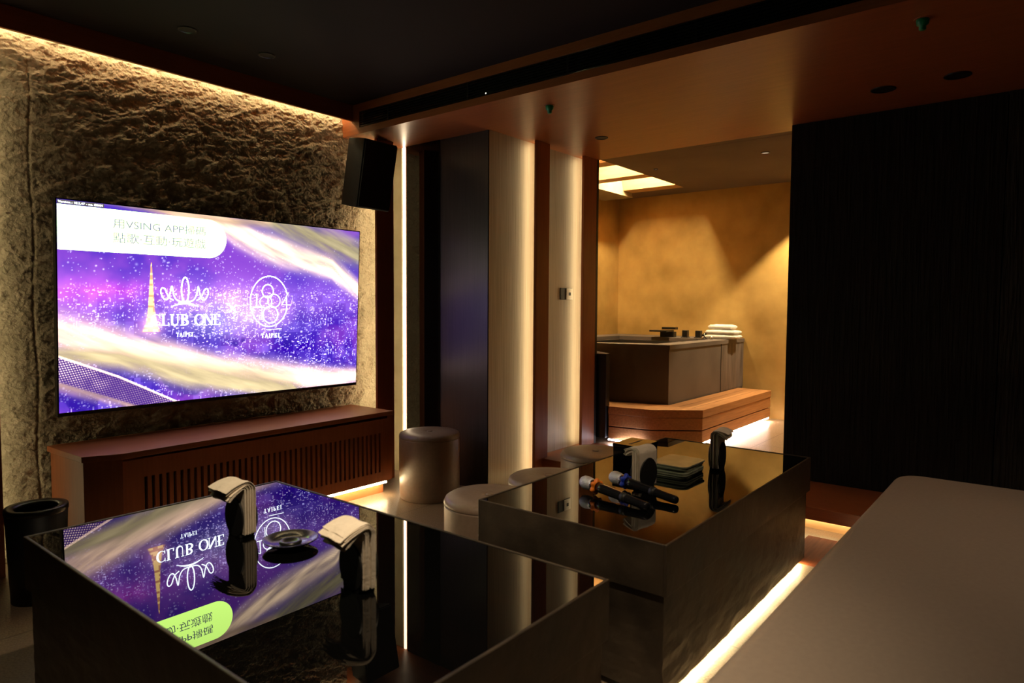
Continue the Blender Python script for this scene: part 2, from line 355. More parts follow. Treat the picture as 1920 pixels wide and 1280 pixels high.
# ================================================================= TELEVISION
TV0 = Vector((1.157, 3.75, .714)); TU = Vector((1.788, 0, 0)); TV = Vector((0, -.05, 1.03)); TN = TU.cross(TV).normalized()
AS = 1.788/1.0312
tv = thing('television', (2.051, 3.80, .714), 'large wall television showing a purple city night with golden waves', 'television')
def tvp(u, v, d=0):
    return TV0+TU*u+TV*v-Vector((2.051, 3.80, .714))+TN*d
bm = bmesh.new()
e = .006
cs = [(-e/AS, -.018), (1+e/AS, -.018), (1+e/AS, 1+e), (-e/AS, 1+e)]
a = [bm.verts.new(tvp(u, v, -.002)) for u, v in cs]; b = [bm.verts.new(tvp(u, v, -.035)) for u, v in cs]
bm.faces.new(a); bm.faces.new(b[::-1])
for i in range(4): bm.faces.new((a[i], a[(i+1) % 4], b[(i+1) % 4], b[i]))
link('housing', bm, M['bezel'], tv)
bm = bmesh.new(); box(bm, -.25, .25, -.025, .04, .3, .7); link('wall_bracket', bm, M['black_metal'], tv)

NU, NV = 780, 440
u, v = np.meshgrid(np.linspace(0, 1, NU), np.linspace(0, 1, NV))
ax = u*AS
def sm(a, b, t):
    t = np.clip((t-a)/(b-a), 0, 1); return t*t*(3-2*t)
rng = np.random.default_rng(3)
img = np.zeros((NV, NU, 3))
n1 = fbm(ax*3, v*3, 3, 5); n2 = fbm(ax*7, v*9, 9, 4)
base = np.array([.085, .030, .62]); mag = np.array([.42, .10, .80]); deep = np.array([.04, .012, .50])
img += base
city = sm(.66, .60, v)
m = (sm(.45, .65, n1)*.6)[..., None]; img = img*(1-m)+mag*m
glow = np.exp(-((v-.56)/.12)**2)*(.35+.65*n2); img += glow[..., None]*np.array([.40, .16, .45])*.9
gl2 = np.exp(-((u-.50)/.17)**2-((v-.46)/.10)**2); img += gl2[..., None]*np.array([.8, .75, .9])*n2[..., None]*1.1
pk = np.exp(-((u-.13)/.13)**2-((v-.58)/.06)**2); img += pk[..., None]*np.array([.55, .0, .25])*n2[..., None]*2
# blocks of buildings
def cells(sx, sy, seed):
    ix = np.floor(ax*sx).astype(int); iy = np.floor(v*sy).astype(int)
    n = (ix*374761393+iy*668265263+seed*974711) & 0x7fffffff
    n = ((n ^ (n >> 13))*1274126177) & 0x7fffffff
    return ((n ^ (n >> 16)) & 0xffff)/65535.0
below = sm(.63, .58, v)
bl = cells(24, 14, 2)*cells(11, 17, 5); img += (below*(bl-.25)*.55)[..., None]*np.array([.35, .22, .8])
for sx, sy, sd, th, k in ((210, 220, 7, .962, 1.0), (130, 170, 8, .98, 1.4), (70, 190, 12, .984, 1.0), (190, 55, 14, .98, .8)):
    c = cells(sx, sy, sd); dens = th-.05*n2-.05*gl2+.02
    on = (c > dens)*below
    tint = cells(sx, sy, sd+50)[..., None]
    img += on[..., None]*k*(tint*np.array([1.2, .9, 1.3])+(1-tint)*np.array([.7, .75, 1.5]))*(.35+.65*n2[..., None])
# dark trees
tr = sm(.60, .66, fbm(ax*5+4, v*6, 77, 4))*sm(.36, .30, v); img = img*(1-.8*tr[..., None])+deep*.8*tr[..., None]*.8
# floating sparkles
for i in range(1100):
    su, sv = rng.random()*AS, .40+rng.random()*.55
    if rng.random() < .35: su = rng.normal(.75, .35); sv = rng.normal(.62, .12)
    r = rng.choice([.0015, .0022, .0034, .006], p=[.45, .35, .17, .03])
    px = int(su/AS*(NU-1)); py = int(sv*(NV-1)); wn = int(max(3, r*NU*2.2))
    if px < wn or py < wn or px >= NU-wn or py >= NV-wn: continue
    sl = (slice(py-wn, py+wn), slice(px-wn, px+wn))
    d2 = (ax[sl]-su)**2+(v[sl]-sv)**2
    k = .5 if r > .004 else 1.3
    img[sl] += (np.exp(-d2/(r*r))*k*rng.uniform(.4, 1))[..., None]*np.array([.9, .85, 1.1])
# golden waves
def wave(path, wid, col, k, seed, soft=1.0):
    xs = np.array([p[0] for p in path]); ys = np.array([p[1] for p in path])
    c = np.interp(u, xs, ys); wd = np.interp(u, xs, [q for q in wid])
    c = c+.018*(fbm(u*4, v*2, seed, 3)-.5)
    t = (v-c)/wd
    a = np.exp(-np.abs(t)**2.2*soft)*np.clip((u-xs[0])/.04+1, 0, 1)*np.clip((xs[-1]-u)/.04+1, 0, 1)
    tx = fbm(u*9, (v-c)*30+u*8, seed+3, 4)
    global img
    al = np.clip(a*1.15*(.55+.7*tx), 0, 1)[..., None]
    img = img*(1-al)+np.array(col)*k*al*(.45+1.1*tx[..., None])
wave([(-.05, .40), (.10, .33), (.30, .24), (.45, .175), (.60, .11), (.85, .05), (1.05, .03)], [.085, .07, .065, .055, .07, .06, .04], (1.3, .86, .62), 1.7, 41)
wave([(-.05, .28), (.15, .25), (.35, .14), (.60, .06), (.72, .0), (.8, -.1)], [.04, .05, .07, .08, .07, .05], (.9, .72, .40), .9, 48)
wave([(-.05, .17), (.10, .08), (.2, .0), (.3, -.08)], [.03, .035, .03, .02], (.9, .55, .5), .9, 42)
wave([(.40, 1.0), (.50, .92), (.62, .86), (.75, .80), (.88, .76), (1.0, .62), (1.1, .55)], [.02, .05, .07, .06, .06, .05, .04], (1.25, .90, .60), 1.8, 43)
wave([(.55, 1.06), (.7, .98), (.82, .93), (1.0, .86), (1.1, .84)], [.05, .08, .09, .09, .08], (.62, .52, .30), .8, 44)
wave([(.10, 1.03), (.3, 1.0), (.5, .985), (.6, 1.0)], [.02, .02, .03, .03], (.9, .6, .4), 1.0, 46)
# dotted mesh at lower left and along right wave
lim = np.interp(u, [0, .15, .33, 1], [.275, .16, -.01, -.5]); low = np.interp(u, [0, .2, 1], [.15, .0, -.3])
mask = sm(0, .01, lim-v)*sm(-.01, .005, v-low)
img = img*(1-mask[..., None])+np.array([.10, .03, .32])*mask[..., None]
du = (ax*.93+v*.35)*95; dv = (v*.93-ax*.35+.35*u)*95
dot = np.exp(-(((du % 1)-.5)**2+((dv % 1)-.5)**2)/.045)*mask*(.25+1.3*sm(.3, .7, fbm(ax*8, v*8, 61, 3)))
img += dot[..., None]*np.array([2.2, 1.6, 1.3])
l2 = np.abs(v-lim+.006) < .006; img[l2 & (v < .29) & (u < .33)] += np.array([1.6, 1.1, .7])
d2m = np.exp(-((v-np.interp(u, [.8, 1.], [.78, .645]))/.03)**2)*sm(.8, .88, u)
img += (np.exp(-(((du % 1)-.5)**2+((dv % 1)-.5)**2)/.05)*d2m)[..., None]*np.array([1.5, 1.2, .8])
# lit tower
tw = np.interp(v, [.375, .42, .50, .60, .727], [.024, .015, .0085, .0055, .0012]); tm = sm(1.25, .8, np.abs(u-.2405)/tw)*(v > .375)*(v < .73)
tcol = np.where((cells(40, 90, 90) > .45)[..., None], np.array([2.6, 1.7, .6]), np.array([1.4, .62, .3]))
img = img*(1-tm[..., None])+tcol*tm[..., None]
img += (np.exp(-((u-.242)/.03)**2-((v-.41)/.05)**2))[..., None]*np.array([1.0, .5, .6])
img = np.clip(img, 0, 9)*K['tv']
m_scr, nt, b = new_mat('screen_picture'); setb(b, (0, 0, 0), .25, 0, .4)
at = nt.nodes.new('ShaderNodeAttribute'); at.attribute_name = 'picture'
nt.links.new(at.outputs['Color'], b.inputs['Emission Color']); b.inputs['Emission Strength'].default_value = 1.0
P = np.array(TV0-Vector((2.051, 3.80, .714))+TN*.0)
Xs = P[0]+TU[0]*u; Ys = P[1]+TV[1]*v; Zs = P[2]+TV[2]*v
screen = grid_obj('screen', m_scr, Xs, Ys, Zs, tv, smooth=False)
ca = screen.data.attributes.new('picture', 'FLOAT_COLOR', 'POINT')
ca.data.foreach_set('color', np.concatenate([img, np.ones((NV, NU, 1))], -1).reshape(-1).astype(np.float32))
# graphics on the screen
m_white = emit_mat('screen_white', (.80, .93, 1.0), 7.5*K['tv']); m_white.cycles.emission_sampling = 'NONE'
m_lime = emit_mat('screen_lime', (.62, 1.0, .20), 6.6*K['tv'])
m_ink = emit_mat('screen_ink', (.5, .5, 1.0), .5); m_ink.cycles.emission_sampling = 'NONE'
m_grey = emit_mat('screen_grey', (.28, .24, .22), .5); m_grey.cycles.emission_sampling = 'NONE'
def poly2(bm, pts, d=.0012):
    vs = [bm.verts.new(tvp(p[0], p[1], d)) for p in pts]
    bm.faces.new(vs)
def stroke(bm, pts, wdt, d=.0012):      # pts in metres on the screen (x right, y up from the lower left corner)
    pts = [Vector((p[0], p[1])) for p in pts]; L = []
    for i, p in enumerate(pts):
        t = (pts[min(i+1, len(pts)-1)]-pts[max(i-1, 0)])
        t = t.normalized() if t.length > 1e-9 else Vector((1, 0)); n = Vector((-t.y, t.x)); ww = wdt[i] if isinstance(wdt, (list, tuple)) else wdt
        L.append((p+n*ww/2, p-n*ww/2))
    for (a1, b1), (a2, b2) in zip(L, L[1:]):
        vs = [bm.verts.new(tvp(q.x/1.788, q.y/1.0312, d)) for q in (a1, b1, b2, a2)]
        try: bm.faces.new(vs)
        except ValueError: pass
def arc(cx, cy, rx, ry, a0, a1, n=28):
    return [(cx+rx*math.cos(math.radians(a0+(a1-a0)*i/n)), cy+ry*math.sin(math.radians(a0+(a1-a0)*i/n))) for i in range(n+1)]
def keep(name, bm, mat, parent):
    me = bpy.data.meshes.new(name); bm.to_mesh(me); bm.free(); o = bpy.data.objects.new(name, me); COL.objects.link(o); me.materials.append(mat); o.parent = parent; return o
# banner pill
bm = bmesh.new(); rr = .105; hh = rr*1.0
top, bot = .978, .770; cy = (top+bot)/2; ry = (top-bot)/2; rx = ry*1.0312/1.788
pts = [(.0005, bot), ]+[(.471-rx+rx*math.cos(t), cy+ry*math.sin(t)) for t in np.linspace(-PI/2, PI/2, 30)]+[(.0005, top)]
poly2(bm, pts, .0006); ban = keep('banner', bm, m_lime, screen); ban['label'] = 'pale lime banner with lettering'
bm = bmesh.new(); poly2(bm, [(.0005, .981), (.115, .981), (.115, .9985), (.0005, .9985)], .0006); keep('status_bar', bm, m_grey, screen)
def text_obj(name, s, size, x, y, mat, width=None, d=.0014, parent=None, sx=1.0, space=1.0):
    cu = bpy.data.curves.new(name, 'FONT'); cu.body = s; cu.size = size; cu.space_character = space; cu.resolution_u = 3
    to = bpy.data.objects.new(name, cu); COL.objects.link(to)
    dg = bpy.context.evaluated_depsgraph_get(); me = bpy.data.meshes.new_from_object(to.evaluated_get(dg))
    bpy.data.objects.remove(to)
    if not me.vertices: return None
    xs = [q.co.x for q in me.vertices]; x0, x1 = min(xs), max(xs); k = (width/(x1-x0)) if width else 1.0
    for q in me.vertices:
        X_ = x+(q.co.x-x0)*k; Y_ = y+q.co.y
        q.co = tvp(X_/1.788, Y_/1.0312, d)
    me.materials.clear(); me.materials.append(mat)
    o = bpy.data.objects.new(name, me); COL.objects.link(o); o.parent = parent; return o
text_obj('lettering', '\u7528VSING APP\u6383\u78bc', .052, .137*1.788, .893*1.0312, m_ink, (.403-.137)*1.788, parent=screen)
text_obj('lettering', '\u9ede\u6b4c\u00b7\u4e92\u52d5\u00b7\u73a9\u904a\u6232', .056, .137*1.788, .823*1.0312, m_ink, (.403-.137)*1.788, parent=screen)
text_obj('lettering', 'Version : 10.2.47 - no. 00001', .014, .003*1.788, .985*1.0312, m_white, .108*1.788, parent=screen)
# serif capitals
def glyph(bm, ch, x, y, h, k=.18):
    T = h*k; t = h*.06; s = h*.055
    def vert(cx): stroke(bm, [(cx, y), (cx, y+h)], T); stroke(bm, [(cx-T*.95, y+s/2), (cx+T*.95, y+s/2)], s); stroke(bm, [(cx-T*.95, y+h-s/2), (cx+T*.95, y+h-s/2)], s)
    def hor(xa, xb, yy, wv=t): stroke(bm, [(xa, yy), (xb, yy)], wv)
    if ch == 'C':
        p = arc(x+h*.42, y+h/2, h*.36, h*.47, 48, 312, 30); stroke(bm, p, [T*(.3+.75*max(0, -math.cos(math.radians(48+264*i/30)))) for i in range(31)])
        stroke(bm, [(x+h*.70, y+h*.68), (x+h*.70, y+h)], t); stroke(bm, [(x+h*.70, y+h*.02), (x+h*.70, y+h*.3)], t); return .82*h
    if ch == 'L': vert(x+T); hor(x, x+h*.62, y+t/2); stroke(bm, [(x+h*.62, y), (x+h*.62, y+h*.28)], t*1.2); return .74*h
    if ch == 'U':
        stroke(bm, [(x+T, y+h*.3), (x+T, y+h)], T); hor(x+T*.0, x+T*2, y+h-s/2, s); stroke(bm, [(x+h*.68, y+h*.3), (x+h*.68, y+h)], t*1.2); hor(x+h*.55, x+h*.81, y+h-s/2, s)
        p = arc(x+(T+h*.68)/2, y+h*.32, (h*.68-T)/2, h*.30, 180, 360, 20); stroke(bm, p, [T*(1-.65*i/20) for i in range(21)]); return .90*h
    if ch in 'BP':
        vert(x+T); n = 16
        stroke(bm, arc(x+T*1.4, y+h*.74, h*.34, h*.23, -90, 90, n), [T*(.3+.7*math.sin(PI*i/n)) for i in range(n+1)])
        if ch == 'B': stroke(bm, arc(x+T*1.4, y+h*.27, h*.40, h*.24, -90, 90, n), [T*(.3+.7*math.sin(PI*i/n)) for i in range(n+1)])
        return .76*h
    if ch == 'O':
        n = 36; stroke(bm, arc(x+h*.45, y+h/2, h*.38, h*.47, 0, 360, n), [T*(.35+.65*abs(math.cos(2*PI*i/n))) for i in range(n+1)]); return .95*h
    if ch == 'N':
        stroke(bm, [(x+T*.6, y), (x+T*.6, y+h)], t*1.2); stroke(bm, [(x+h*.74, y), (x+h*.74, y+h)], t*1.2); stroke(bm, [(x+T*.6, y+h), (x+h*.74, y)], T*.95)
        hor(x-T*.1, x+T*1.2, y+s/2, s); hor(x+h*.6, x+h*.88, y+h-s/2, s); hor(x-T*.4, x+T*.8, y+h-s/2, s); return .95*h
    if ch == 'E':
        vert(x+T)
        for yy, l in ((t/2, .62), (h*.52, .5), (h-t/2, .6)): hor(x, x+h*l, y+yy)
        stroke(bm, [(x+h*.62, y), (x+h*.62, y+h*.25)], t*1.2); stroke(bm, [(x+h*.60, y+h*.77), (x+h*.60, y+h)], t*1.2); return .76*h
    if ch == 'T': stroke(bm, [(x+h*.36, y), (x+h*.36, y+h)], T); hor(x+h*.02, x+h*.7, y+h-t/2); hor(x+h*.2, x+h*.52, y+s/2, s); stroke(bm, [(x+h*.03, y+h), (x+h*.03, y+h*.78)], t); stroke(bm, [(x+h*.69, y+h), (x+h*.69, y+h*.78)], t); return .78*h
    if ch == 'A': stroke(bm, [(x+h*.36, y+h), (x+h*.66, y)], T*.95); stroke(bm, [(x+h*.36, y+h), (x+h*.08, y)], t*1.2); hor(x+h*.18, x+h*.56, y+h*.34); hor(x, x+h*.2, y+s/2, s); hor(x+h*.5, x+h*.82, y+s/2, s); return .84*h
    if ch == 'I': vert(x+T); return T*2.5
    return h*.36
def word(name, s, x, y, h, width):
    bm = bmesh.new(); cx = 0
    adv = []
    for ch in s: adv.append(cx); cx += glyph(bmesh.new(), ch, 0, 0, h)
    k = (width-0)/cx
    for ch, a_ in zip(s, adv):
        b2 = bmesh.new(); glyph(bm, ch, x+a_*k, y, h); b2.free()
    return keep(name, bm, m_white, screen)
word('club_lettering', 'CLUB', .24*1.788, .405*1.0312, .062, .112*1.788)
word('club_lettering', 'ONE', .369*1.788, .405*1.0312, .062, .085*1.788)
word('city_lettering', 'TAIPEI', .313*1.788, .345*1.0312, .022, .053*1.788)
word('city_lettering', 'TAIPEI', .597*1.788, .323*1.0312, .026, .071*1.788)
# crown emblem
bm = bmesh.new(); cx, cy = .340*1.788, .523*1.0312; W = .007
stroke(bm, [(cx+.020*math.sin(t)*(1 if t < PI else 1), cy+.005+.137*(1-math.cos(t))/2) for t in np.linspace(0, 2*PI, 40)], W)
for s in (1, -1):
    pth = [(0, .012), (.02, .010), (.045, .018), (.062, .045), (.072, .093), (.082, .050), (.095, .022), (.112, .022), (.126, .045), (.130, .068), (.122, .082), (.108, .076), (.098, .052), (.085, .030), (.060, .014)]
    # smooth
    q = []
    for i in range(len(pth)-1):
        p0, p1, p2, p3 = [Vector(pth[max(0, min(len(pth)-1, j))]) for j in (i-1, i, i+1, i+2)]
        for t in np.linspace(0, 1, 6, endpoint=False):
            q.append(.5*((2*p1)+(p2-p0)*t+(2*p0-5*p1+4*p2-p3)*t*t+(-p0+3*p1-3*p2+p3)*t**3))
    stroke(bm, [(cx+s*a_.x, cy+a_.y) for a_ in q], W*.9)
ap = [(cx+(-.078+.156*i/20), cy-.020+.020*math.sin(PI*i/20)) for i in range(21)]
stroke(bm, ap, [.002+.008*math.sin(PI*i/20) for i in range(21)])
keep('crown_emblem', bm, m_white, screen)
# the cross between the emblems
bm = bmesh.new(); xx, xy = .494*1.788, .495*1.0312
stroke(bm, [(xx-.022, xy-.022), (xx+.022, xy+.022)], .008); stroke(bm, [(xx-.022, xy+.022), (xx+.022, xy-.022)], .008); keep('cross_emblem', bm, m_white, screen)
# ring emblem with 1884
bm = bmesh.new(); rx_, ry_ = .626*1.788, .537*1.0312
stroke(bm, arc(rx_, ry_, .126, .153, 18, 345, 70), .0055)
stroke(bm, arc(rx_-.012, ry_+.062, .037, .040, 0, 360, 32), .006)      # upper loop of the 8
stroke(bm, arc(rx_-.024, ry_-.004, .040, .036, 0, 360, 32), .005)
stroke(bm, arc(rx_+.030, ry_+.004, .042, .040, 0, 360, 32), .005)
stroke(bm, arc(rx_+.008, ry_-.080, .050, .052, 0, 360, 32), .006)
stroke(bm, [(rx_-.085, ry_+.045), (rx_-.085, ry_-.035)], .006); stroke(bm, [(rx_-.100, ry_+.035), (rx_-.085, ry_+.045)], .004); stroke(bm, [(rx_-.105, ry_-.035), (rx_-.04, ry_-.035)], .004)
stroke(bm, [(rx_+.128, ry_+.055), (rx_+.085, ry_-.020), (rx_+.150, ry_-.020)], .0045); stroke(bm, [(rx_+.118, ry_+.025), (rx_+.118, ry_-.060)], .0055)
stroke(bm, [(rx_-.050, ry_-.035), (rx_-.050, ry_-.11)], .004)
stroke(bm, [(rx_-.02, ry_-.172), (rx_+.085, ry_-.168)], .003)
keep('ring_emblem', bm, m_white, screen)

# ================================================================= MEDIA CABINET
cab = thing('media_cabinet', (2.05, 3.6, 0), 'long low wooden media cabinet with slatted front under the television', 'cabinet')
OX, OY = 2.05, 3.6
def cpts(l): return [(a-OX, b_-OY) for a, b_ in l]
bm = bmesh.new(); prism(bm, cpts([(1.13, 3.40), (1.28, 3.335), (2.945, 3.365), (2.945, 3.80), (1.115, 3.80)]), .527, .555)
top_o = link('cabinet_top', bm, M['wood_x'], cab, bevel=.003)
bm = bmesh.new()
prism(bm, cpts([(1.14, 3.41), (1.285, 3.35), (1.285, 3.80), (1.13, 3.80)]), .10, .527)
box(bm, 2.90-OX, 2.938-OX, 3.37-OY, 3.80-OY, .10, .527)
box(bm, 1.285-OX, 2.90-OX, 3.44-OY, 3.80-OY, .10, .505)
link('body', bm, M['wood_z'], cab, bevel=.002)
bm = bmesh.new()
a0, a1 = 1.385, 2.86; zs0, zs1 = .165, .42; y0, y1 = 3.368, 3.39
box(bm, 1.285-OX, a0-OX, y0-OY, y1-OY, .10, .51); box(bm, a1-OX, 2.90-OX, y0-OY, y1-OY, .10, .51)
box(bm, a0-OX, a1-OX, y0-OY, y1-OY, zs1, .51); box(bm, a0-OX, a1-OX, y0-OY, y1-OY, .10, zs0)
ns = 43; pit = (a1-a0)/ns
for i in range(ns):
    xa = a0+pit*i+pit*.42
    if i < ns-1 or True: box(bm, xa-OX, min(a0+pit*(i+1), a1)-OX, y0-OY, y1-OY, zs0, zs1)
link('slatted_front', bm, M['wood_z'], cab)
bm = bmesh.new(); box(bm, a0-.02-OX, a1+.02-OX, 3.392-OY, 3.438-OY, .14, .44); link('grille_backing', bm, M['black'], cab)
bm = bmesh.new(); box(bm, 1.25-OX, 2.93-OX, 3.45-OY, 3.78-OY, 0, .10); link('plinth', bm, M['wood_x'], cab)

# ================================================================= SPEAKER
sp = thing('loudspeaker', (2.94, 3.45, 2.31), 'black loudspeaker hanging tilted under the wooden soffit', 'speaker')
th = math.atan2(.09, .43)
up = Vector((0, -math.sin(th), math.cos(th))); bk = Vector((0, math.cos(th), math.sin(th)))
def spk_prism(bm, fw, bw, d0, d1, h0, h1, o0=0):
    pts = [(-fw/2, d0), (fw/2, d0), (fw/2, d0+(d1-d0)*.3), (bw/2, d1), (-bw/2, d1), (-fw/2, d0+(d1-d0)*.3)]
    lo = [bm.verts.new(Vector((a_, 0, 0))+bk*b_+up*h0) for a_, b_ in pts]; hi = [bm.verts.new(Vector((a_, 0, 0))+bk*b_+up*h1) for a_, b_ in pts]
    bm.faces.new(lo[::-1]); bm.faces.new(hi); n = len(pts)
    for i in range(n): bm.faces.new((lo[i], lo[(i+1) % n], hi[(i+1) % n], hi[i]))
bm = bmesh.new(); spk_prism(bm, .275, .17, .012, .245, -.44, 0); link('shell', bm, M['speaker'], sp, bevel=.006)
bm = bmesh.new(); spk_prism(bm, .262, .262, 0, .012, -.432, -.008); link('front_grille', bm, M['grille'], sp, bevel=.003)
bm = bmesh.new(); box(bm, .05, .09, .27, .37, -.22, -.18); box(bm, .04, .12, .37, .385, -.27, -.13); link('bracket', bm, M['black_metal'], sp)

# ================================================================= AIR VENT, CEILING FIXTURES
vt = thing('air_vent', (2.952, 1.2, 2.495), 'long black slotted air vent in the wooden fascia', 'air vent')
bm = bmesh.new(); box(bm, .018, .05, -2.4, 2.49, -.053, .053); link('backing', bm, M['black'], vt)
bm = bmesh.new()
for i in range(7):
    z = -.046+i*.0153
    box(bm, -.008, .008, -2.4, 2.488, z, z+.0045)
link('louvre', bm, M['black_metal'], vt)
for k in range(7): bx('divider', M['black_metal'], vt, -.006, .006, -2.0+k*.7, -1.988+k*.7, -.05, .05)
o = bx('indicator_light', emit_mat('indicator_glow', (1, .95, .8), 3), vt, -.0095, -.008, 1.36, 1.366, -.042, -.036)
o['label'] = 'tiny white indicator light'
def can(name, loc, r, label, group=None, lit=0):
    t = thing(name, loc, label, 'ceiling light', group)
    bm = bmesh.new(); lathe(bm, [(r, 0), (r, -.004), (r*.86, -.006), (r*.80, -.001), (r*.55, -.0005)], 32, cap=False); link('ring', bm, M['black_metal'], t, smooth=True)
    bm = bmesh.new(); lathe(bm, [(r*.84, -.0012), (r*.84, -.0002)], 24); link('lens', bm, emit_mat('lens_glow', (1, .7, .45), lit) if lit else M['black'], t)
    return t
can('recessed_downlight', (4.02, 2.45, 2.4), .045, 'small dark round downlight in the wooden ceiling near the fins')
can('recessed_downlight', (4.04, .74, 2.4), .06, 'dark round downlight in the wooden ceiling, nearer to the bath opening')
can('recessed_downlight', (4.02, .41, 2.4), .06, 'dark round downlight in the wooden ceiling at the far right')
can('recessed_downlight', (1.64, 3.38, 2.6), .045, 'faint downlight in the dark ceiling, left one above the television')
can('recessed_downlight', (2.07, 3.38, 2.6), .045, 'faint downlight in the dark ceiling, right one above the television')
can('recessed_downlight', (5.37, 1.79, 2.45), .035, 'small dim downlight in the bath room ceiling near the opening', lit=.6)
can('recessed_downlight', (5.43, 2.754, 2.45), .02, 'tiny dim downlight in the bath room ceiling beside the light well', lit=.4)
can('recessed_downlight', (2.8, .10, 2.6), .045, 'added out-of-view downlight fixture for the fill lamp above the long sofa', lit=4)  # invented fixture at the sofa fill lamp, never in view
can('recessed_downlight', (.80, .95, 2.6), .045, 'added out-of-view downlight fixture for the fill lamp above the near glass table', lit=4)  # invented fixture at the near-table fill lamp, never in view
can('recessed_downlight', (6.36, 1.70, 2.45), .045, 'bright downlight in the bath ceiling hidden behind the black wall', lit=8)
def cap_(loc, label):
    t = thing('sprinkler_cap', loc, label, 'sprinkler')
    bm = bmesh.new(); lathe(bm, [(.022, 0), (.024, -.006), (.022, -.022), (.013, -.028), (.013, -.042), (.009, -.046)], 24); link('cover', bm, M['green'], t, smooth=True)
    bm = bmesh.new(); lathe(bm, [(.032, 0), (.03, -.003)], 24); link('plate', bm, M['wood_y'], t)
cap_((3.20, 2.30, 2.4), 'green sprinkler cap on the wooden ceiling above the stools')
cap_((3.16, .447, 2.4), 'green sprinkler cap on the wooden ceiling at the upper right')
# switch
sw = thing('light_switch', (4.30, 2.92, 1.342), 'square light switch with a white plate on the pale brushed panel', 'switch')
bx('back_plate', M['black'], sw, -.085, .075, -.008, 0, -.045, .045, bevel=.003)
bx('white_plate', M['white_plastic'], sw, -.012, .073, -.014, -.008, -.043, .043, bevel=.003)
bx('rocker', M['black'], sw, .018, .042, -.0165, -.014, -.012, .012)

# ================================================================= TABLES
def table(x0, x1, y0, y1, label):
    ox, oy = (x0+x1)/2, (y0+y1)/2; hx, hy = (x1-x0)/2, (y1-y0)/2
    t = thing('low_table', (ox, oy, 0), label, 'table')
    bm = bmesh.new(); r = .010
    # rim and apron as one hollow frame
    for b_ in ((-hx, hx, -hy, -hy+r), (-hx, hx, hy-r, hy), (-hx, -hx+r, -hy+r, hy-r), (hx-r, hx, -hy+r, hy-r)): box(bm, *b_, .358, .522)
    box(bm, -hx+r, hx-r, -hy+r, hy-r, .36, .50)
    link('apron', bm, M['table_stone'], t, bevel=.0025)
    bm = bmesh.new(); box(bm, -hx+r*.6, hx-r*.6, -hy+r*.6, hy-r*.6, .50, .5195); link('glass_top', bm, M['table_glass'], t)
    # base with a slightly uneven split-stone skin
    n = 90; bm = bmesh.new(); ring = []
    per = []
    q = .014; ax_, ay_ = hx-q, hy-q
    for i in range(n): per.append((-ax_+2*ax_*i/n, -ay_, 0, -1))
    for i in range(n): per.append((ax_, -ay_+2*ay_*i/n, 1, 0))
    for i in range(n): per.append((ax_-2*ax_*i/n, ay_, 0, 1))
    for i in range(n): per.append((-ax_, ay_-2*ay_*i/n, -1, 0))
    nz_ = 26; P_ = []
    for k in range(nz_+1):
        row = []
        for i, (a_, b_, nxx, nyy) in enumerate(per):
            z = .026+.332*k/nz_
            nn = float(fbm(np.array([i*.16]), np.array([z*26]), 5, 3)[0])-.5
            amp = .006*(1-k/nz_)+.001
            row.append(bm.verts.new((a_+nxx*nn*amp*1.5, b_+nyy*nn*amp*1.5, z)))
        P_.append(row)
    N_ = len(per)
    for k in range(nz_):
        for i in range(N_): bm.faces.new((P_[k][i], P_[k][(i+1) % N_], P_[k+1][(i+1) % N_], P_[k+1][i]))
    bm.faces.new(P_[-1]); bm.faces.new(P_[0][::-1])
    link('base', bm, M['table_stone'], t)
    bx('plinth', M['black'], t, -hx+.06, hx-.06, -hy+.06, hy-.06, 0, .027)
    return t
table(.657, 1.54, .896, 2.48, 'dark bronze low table with a black glass top reflecting the television')
table(1.87, 3.44, .89, 1.66, 'dark bronze low table with microphones on its black glass top')
ZT = .5198

# ================================================================= STOOLS
def stool(loc, label):
    t = thing('round_stool', loc, label, 'stool', 'round leather stools')
    bm = bmesh.new(); lathe(bm, [(.188, 0), (.192, .004), (.196, .05), (.198, .2), (.198, .385), (.1975, .392)], 64); link('body', bm, M['leather'], t, smooth=True)
    bm = bmesh.new(); lathe(bm, [(.1975, .392), (.2, .396), (.199, .405), (.193, .418), (.18, .426), (.12, .430), (.05, .430), (.02, .427), (.008, .420), (0, .418)], 64); link('seat', bm, M['leather'], t, smooth=True)
    bm = bmesh.new(); lathe(bm, [(.02, .426), (.016, .431), (.006, .432), (0, .432)], 24); b_ = link('button', bm, M['leather'], t, smooth=True)
    return t
st = stool((3.07, 3.15, 0), 'round brown leather stool in front of the mirror niche by the cabinet')
dup(st, (2.20, 1.885, 0), 0, 'round leather stool nearest to the camera behind the microphone table')
dup(st, (2.63, 1.875, 0), 0, 'middle round stool of the three behind the microphone table')
dup(st, (3.26, 2.00, 0), 0, 'farthest round stool behind the microphone table, beside the black box')

# ================================================================= BIN
t = thing('waste_bin', (.93, 3.32, 0), 'black round waste bin beside the left end of the cabinet', 'bin')
bm = bmesh.new(); lathe(bm, [(.098, 0), (.112, .37), (.106, .372), (.094, .01), (0, .01)], 48); link('body', bm, M['black'], t, smooth=True)
bm = bmesh.new(); lathe(bm, [(.112, .37), (.115, .374), (.115, .392), (.112, .396), (.082, .392), (.078, .384), (.080, .372), (.104, .37)], 48, cap=False); link('rim', bm, M['black_metal'], t, smooth=True)

